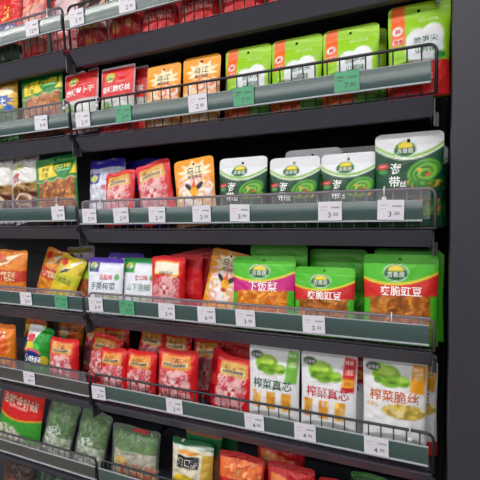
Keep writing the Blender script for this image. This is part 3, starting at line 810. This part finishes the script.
put_bag('greenplain', 'pickle_pouch', 'bright green pouch rising behind the smaller red banded pouch', 3, .768, y=0.138, lean=5, s=.95, group='green pouches on the fourth shelf')
put_bag('cowpea', 'pickle_pouch', 'large green pouch with red band and brown cowpeas at the right end, fourth shelf', 3, .934, lean=7, group='green pouches on the fourth shelf')
for i, t in enumerate(('directly behind the large red banded pouch', 'second behind the large red banded pouch')):
    put_bag('greenplain', 'pickle_pouch', 'green pouch edge ' + t, 3, .950 - .006 * i, y=.09 + .05 * i, lean=4, s=.97, group='green pouches on the fourth shelf')
# fifth shelf
put_bag('snackorange', 'snack_bag', 'orange snack bag at the left edge of the fifth shelf', 4, -0.502, cat='food bag', lean=6, group='snack bags on the fifth shelf')
put_bag('snackorange', 'snack_bag', 'orange snack bag standing taller behind the blue lettered one', 4, -.455, y=0.195, cat='food bag', lean=6, roll=6, s=1.06, group='snack bags on the fifth shelf')
put_bag('snackorange', 'snack_bag', 'orange corner of a snack bag behind the green and white one', 4, -.315, y=0.19, cat='food bag', lean=6, roll=-8, s=.98, group='snack bags on the fifth shelf')
put_bag('snackblue', 'snack_bag', 'orange snack bag with blue lettering band beside the green and white one', 4, -0.405, cat='food bag', lean=8, roll=3, y=0.122, group='snack bags on the fifth shelf')
put_bag('snackgreen', 'snack_bag', 'puffy green and white snack bag with dark blue lettering on the fifth shelf', 4, -0.325, cat='food bag', lean=8, roll=-6, group='snack bags on the fifth shelf')
rg = 'small red bags on the fifth shelf'
put_bag('redmask', 'snack_bag', 'small red bag with pink mask nearest the green and white snack bag', 4, -0.182, cat='food bag', lean=8, roll=1, group=rg, s=1.04)
put_bag('redmaskrear', 'snack_bag', 'red bag lying back in the rear row behind the first small red bag', 4, -0.15, y=0.155, cat='food bag', lean=12, s=1.0, roll=-3, group=rg)
put_bag('redmasktwo', 'snack_bag', 'taller small red bag leaning right above the joint of the two strips', 4, -0.055, cat='food bag', lean=9, roll=-7, s=1.06, group=rg, bay='L', y=0.098)
put_bag('redmaskrear', 'snack_bag', 'red bag of the rear row peeking out behind the one at the strip joint', 4, -0.03, y=0.158, cat='food bag', lean=8, roll=4, s=1.0, group=rg)
put_bag('redmaskslim', 'snack_bag', 'small red bag with pink mask directly right of the strip joint', 4, 0.048, cat='food bag', lean=8, s=1.0, roll=2, group=rg)
put_bag('redmaskrear', 'snack_bag', 'tilted red bag in the rear row behind the ones right of the strip joint', 4, 0.088, y=0.155, cat='food bag', lean=14, roll=-7, s=1.0, group=rg)
put_bag('redmaskslim', 'snack_bag', 'small red bag in the front row just left of the widest red bag', 4, 0.154, cat='food bag', lean=8, s=1.03, roll=-1, group=rg)
put_bag('redmaskrear', 'snack_bag', 'red bag of the rear row standing high behind the widest red bag', 4, 0.208, y=0.16, cat='food bag', lean=8, roll=-3, s=1.0, group=rg)
put_bag('redmask', 'snack_bag', 'widest small red bag in the middle of the front row, fifth shelf', 4, 0.292, cat='food bag', lean=8, s=1.1, roll=1, group=rg)
put_bag('redmaskrear', 'snack_bag', 'red bag of the rear row with a bright panel above the widest red bag', 4, 0.338, y=0.155, cat='food bag', lean=8, s=1.0, group=rg)
put_bag('redplain', 'snack_bag', 'plain red bag side just right of the widest red bag', 4, .398, y=0.105, cat='food bag', lean=10, s=.9, roll=-3, yaw=-25, group=rg)
put_bag('redplain', 'snack_bag', 'plain red bag in the shade behind the last tilted red bag', 4, .448, y=0.16, cat='food bag', lean=8, s=.98, group=rg)
put_bag('redmasktall', 'snack_bag', 'last small red bag, tilted right against the white pickle pouches', 4, 0.468, cat='food bag', lean=8, roll=-7, s=0.97, y=0.046, group=rg)
zg = 'white pickle pouches on the fifth shelf'
put_bag('zhagreen', 'pickle_pouch', 'white pouch with green tuber and dark green lettering on the fifth shelf', 4, 0.606, lean=7, group=zg)
put_bag('zhagreen', 'pickle_pouch', 'white pouch edge showing behind the dark green lettered one', 4, .590, y=.105, lean=5, s=1.02, group=zg)
put_bag('zhared', 'pickle_pouch', 'white pouch with green tuber, red lettering and red banner on the fifth shelf', 4, .758, lean=7, group=zg)
put_bag('zhared', 'pickle_pouch', 'white pouch with red banner standing behind the red lettered one', 4, .772, y=.105, lean=5, s=1.03, group=zg)
put_bag('zhashred', 'pickle_pouch', 'white pouch with orange lettering and orange banner at the right end, fifth shelf', 4, .921, lean=7, group=zg)
for i, t in enumerate(('directly behind the orange lettered pouch', 'second behind the orange lettered pouch')):
    put_bag('zhashred', 'pickle_pouch', 'white pouch edge with orange banner ' + t, 4, .945 - .002 * i, y=.09 + .05 * i, lean=4, s=.98, group=zg)
# sixth shelf
put_bag('redmushroom', 'pickle_pouch', 'big red pouch with white lettering and mushrooms at the lower left', 5, -0.452, lean=8, roll=-7)
put_bag('creamgreen', 'snack_bag', 'cream bag with dark green top and black label, sixth shelf', 5, .326, cat='food bag', lean=8)
put_bag('browngreen', 'pickle_pouch', 'brown pouch with green band standing taller behind the cream bag, sixth shelf', 5, .345, y=0.095, lean=4, s=1.02, group='green banded brown pouches')
put_bag('browngreen', 'pickle_pouch', 'brown pouch with green band set right behind the taller one, sixth shelf', 5, .375, y=.165, lean=3, s=.9, group='green banded brown pouches')
put_bag('redorange', 'snack_bag', 'red and orange bag with a dark lettering band beside the cream bag, sixth shelf', 5, .492, cat='food bag', lean=10)
dg_ = 'dark red bags on the sixth shelf'
put_bag('darkred', 'snack_bag', 'dark red bag next to the red and orange one, sixth shelf', 5, 0.645, cat='food bag', lean=8, group=dg_)
put_bag('darkred', 'snack_bag', 'dark red bag behind the first dark red bag, sixth shelf', 5, .590, y=.125, cat='food bag', lean=6, s=1.1, group=dg_)
put_bag('darkred', 'snack_bag', 'dark red bag in the middle under the white pouches, sixth shelf', 5, 0.785, cat='food bag', lean=12, s=.9, group=dg_)
put_bag('darkgreen', 'snack_bag', 'dark green bag between dark red ones, sixth shelf', 5, .845, y=0.135, cat='food bag', lean=12, s=.8)
put_bag('darkred', 'snack_bag', 'dark red bag at the right end of the sixth shelf', 5, .925, cat='food bag', lean=14, s=.85, group=dg_)
# lowest
put_bag('brownbag', 'snack_bag', 'brown bag in the dark at the very bottom left corner', 6, -.50, cat='food bag', lean=10)
put_bag('darkbag', 'snack_bag', 'dark green bag with pale lettering on the lowest shelf', 6, -.31, cat='food bag', lean=10)

# ------------------------------------------------------------------ clear bags of greens on the sixth shelf
def clear_bag(x, wd, h, label, seed, orange=False, red=False, lean=10, roll=0):
    rng = np.random.RandomState(seed)
    a = Art((70, 110, 50), seed)
    a.food(0, .40, 1, .95, [(48, 100, 28), (70, 124, 38), (36, 74, 28), (96, 144, 60), (110, 126, 90)], 170, .14, .02, base=(60, 100, 40))
    a.food(0, .0, 1, .42, [(200, 210, 196), (176, 190, 170), (224, 228, 220), (150, 170, 130)], 120, .14, .03)
    if orange:
        a.food(0, .0, 1, .62, [(176, 170, 156), (196, 190, 172), (150, 146, 130), (214, 200, 150)], 120, .14, .03)
        a.ell(.25, .42, .16, .08, (222, 176, 80)); a.text('酸菜丝', .62, .28, .28, (226, 90, 36), .03); a.lines(.15, .56, .6, .60, (60, 70, 60), 1)
    else:
        a.text('酸菜', .45, .50, .24, (232, 240, 232), .02, rot=.3)
    make_kind('c%d' % seed, a, wd * .90, h * .90, .042, 'pillow', hole=False, film='film', seed=seed, crinkle=.003)
    body, head, w2, h2, th, hn = KINDS['c%d' % seed]
    make_kind('o%d' % seed, a, wd, h, .056, 'pillow', hole=False, film='clear', seed=seed + 3, crinkle=.0045)
    ob, oh, _, _, _, _ = KINDS['o%d' % seed]
    # outer film without the print of the inner one
    r = empty('clear_food_bag', (x, .05, zs(5, 'L' if x < -.02 else 'R') + .006), label, 'food bag', 'clear bags of pickled greens')
    r.rotation_euler = (Matrix.Rotation(math.radians(-lean), 4, 'X') @ Matrix.Rotation(math.radians(roll), 4, 'Y')).to_euler('XYZ')
    r.location.z += wd / 2 * math.sin(math.radians(roll))
    for nm, me, dzz in (('pickled_greens', body, .006), ('greens_top', head, .006), ('clear_film', ob, 0), ('top_seal', oh, 0)):
        o = bpy.data.objects.new(nm, me)
        COL.objects.link(o)
        o.parent = r
        o.location = (0, 0, dzz)
    if red:
        b = MB(); b.box(-.01, .055, -.004, .004, h * .93, h * .99); b.build('red_clip', M['redclip'], r, bevel=.002)
M['redclip'] = mat('red_clip', (196, 30, 44), rough=.4)
clear_bag(-.262, .146, .222, 'clear bag of pickled greens beside the big red mushroom pouch', 70, roll=13)
clear_bag(-.102, .142, .205, 'clear bag of greens with white streaks above the end of the left guard rail', 71, roll=10)
clear_bag(.100, .200, .186, 'clear bag with orange lettering and a red clip on the sixth shelf', 72, True, True)

# ------------------------------------------------------------------ price tags
def price_tag(row, x, price, label, green=False, bay=None, tilt=0, below=0.0, lone=True):
    if bay is None: bay = 'R' if x > -.02 else 'L'
    z = (ZR if bay == 'R' else ZL)[row] + ZO
    r = empty('price_tag', (x, -.0040, z + .0035 - below), label, 'price tag', 'price tags in the strips')
    r.rotation_euler = (0, math.radians(tilt), 0)
    b = MB(); b.box(-.028, .028, 0, .0006, 0, .0445); card = b.build('card', M['gpaper'] if green else M['paper'], r)
    b = MB()
    rng = random.Random(int(x * 1000) + row * 77)
    for k in range(9):
        xx = .004 + k * .0022
        b.box(xx, xx + .0011, -.0003, 0, .0285, .0325)
    big, small = price.split('.')
    for body, sz, px, pz in ((big, .017, -.001, .013), ('.' + small, .011, .0125, .0145)):
        tv, tf = text_mesh(body, .01)
        o0 = len(b.v)
        b.v += [(px + p[0] * sz, -.0003, pz + p[1] * sz) for p in tv]
        b.f += [tuple(o0 + t for t in f) for f in tf]
    b.build('print', M['ink'], r)
    b = MB(); b.box(-.022, -.006, -.0002, 0, .031, .034); b.box(-.022, -.010, -.0002, 0, .024, .026); b.build('faint_print', M['pink'] if not green else M['ink'], card)

T = [
 (0, -.134, '12.90', 'white price tag on the left part of the top strip'),
 (0, .050, '5.90', 'white price tag at the joint on the top strip, right bay'),
 (0, .234, '2.90', 'white price tag cut by the upper edge on the top strip'),
 (1, -.129, '9.90', 'white price tag below the big green noodle pouch, second shelf'),
 (1, .045, '2.30', 'white price tag below the left red radish pouch, second shelf'),
 (1, .442, '2.80', 'white price tag below the orange pouches, second shelf'),
 (2, -.086, '9.90', 'white price tag below the big green pouch on the third shelf'),
 (2, .043, '5.90', 'white price tag below the blue-topped bag, third shelf'),
 (2, .166, '2.50', 'white price tag below the small leaning red bag, third shelf'),
 (2, .293, '2.50', 'white price tag below the tilted red bag beside the orange mask pouch, third shelf'),
 (2, .438, '2.50', 'white price tag below the orange mask pouch, third shelf'),
 (2, .550, '3.90', 'white price tag below the leftmost kelp pouch'),
 (2, .784, '3.50', 'white 3.50 price tag below the third kelp pouch'),
 (2, .919, '3.50', 'white 3.50 price tag below the tall kelp pouch at the right end'),
 (3, -.268, '2.90', 'white price tag below the orange crane bag, fourth shelf'),
 (3, .044, '3.90', 'white price tag below the purple headed pouch, fourth shelf'),
 (3, .308, '5.90', 'white price tag below the red pink-mask pouch, fourth shelf'),
 (3, .439, '6.90', 'white price tag below the leaning orange pouch, fourth shelf'),
 (3, .556, '3.90', 'white price tag below the magenta banded pouch'),
 (3, .740, '3.50', 'white price tag below the smaller red banded green pouch'),
 (4, -.288, '4.90', 'white price tag below the green and white snack bag, fifth shelf'),
 (4, .029, '2.50', 'white price tag hanging low at the joint of the fifth strip'),
 (4, .317, '2.50', 'white price tag below the widest small red bag'),
 (4, .571, '4.90', 'white price tag below the dark green lettered white pouch'),
 (4, .711, '4.90', 'white price tag below the red lettered white pouch'),
 (4, .886, '4.90', 'white price tag below the orange lettered white pouch'),
]
for row, x, p, lab in T:
    price_tag(row, x, p, lab, below=.006 if (row == 4 and abs(x - .029) < .01) else 0, tilt=random.Random(int(x * 999)).uniform(-2, 2))
for row, x, p, lab in [
 (0, .390, '7.30', 'green price tag at the upper edge of the picture on the top strip'),
 (1, .197, '2.80', 'green price tag below the upright red silver-edged pouch, second shelf'),
 (1, .573, '7.30', 'green price tag below the leftmost lime green pouch'),
 (1, .827, '7.80', 'green price tag below the third lime green pouch'),
 (3, -.104, '2.50', 'green price tag below the yellow crane sachet, fourth shelf'),
 (3, .165, '2.90', 'green price tag below the green headed white pouch, fourth shelf')]:
    price_tag(row, x, p, lab, green=True)

# ------------------------------------------------------------------ small white hooks over the rails
def hook(row, x, lab, bay=None, y=.0125):
    if bay is None: bay = 'R' if x > -.02 else 'L'
    h = zs(row, bay) - SH[row] + HS + GAP[row]
    r = empty('plastic_hook', (x, y, h), lab, 'hook', 'white plastic hooks')
    pts = []
    for k in range(9):
        a = math.pi * k / 8
        pts.append((0, -.0062 * math.cos(a) , .0065 * math.sin(a) + .001))
    pts = [(0, -.0062, -.018)] + pts + [(0, .0062, -.006)]
    b = MB(); b.tube(pts, .0016, 8); b.build('hook', M['white'], r, smooth=True)
    b = MB(); b.tube([(0, -.0075, -.020), (0, -.0055, -.020)], .0055, 12); b.build('disc', M['white'], r, smooth=True)
hook(2, .905, 'white plastic hook over the rail in front of the tall kelp pouch')
hook(2, -.100, 'white plastic hook over the rail in front of the green pouch, third shelf')
hook(2, .080, 'white plastic hook over the rail in front of the blue-topped bag')
hook(3, .920, 'white plastic hook over the rail in front of the large cowpea pouch')
hook(4, .960, 'white plastic hook over the rail in front of the orange lettered white pouch')
hook(1, -.037, 'white plastic hook over the rail at the end of the left second shelf', bay='L')
hook(1, .094, 'white plastic hook over the rail between the two red silver-edged pouches')
hook(0, -.077, 'white plastic hook over the top rail in front of the pale pink bag')
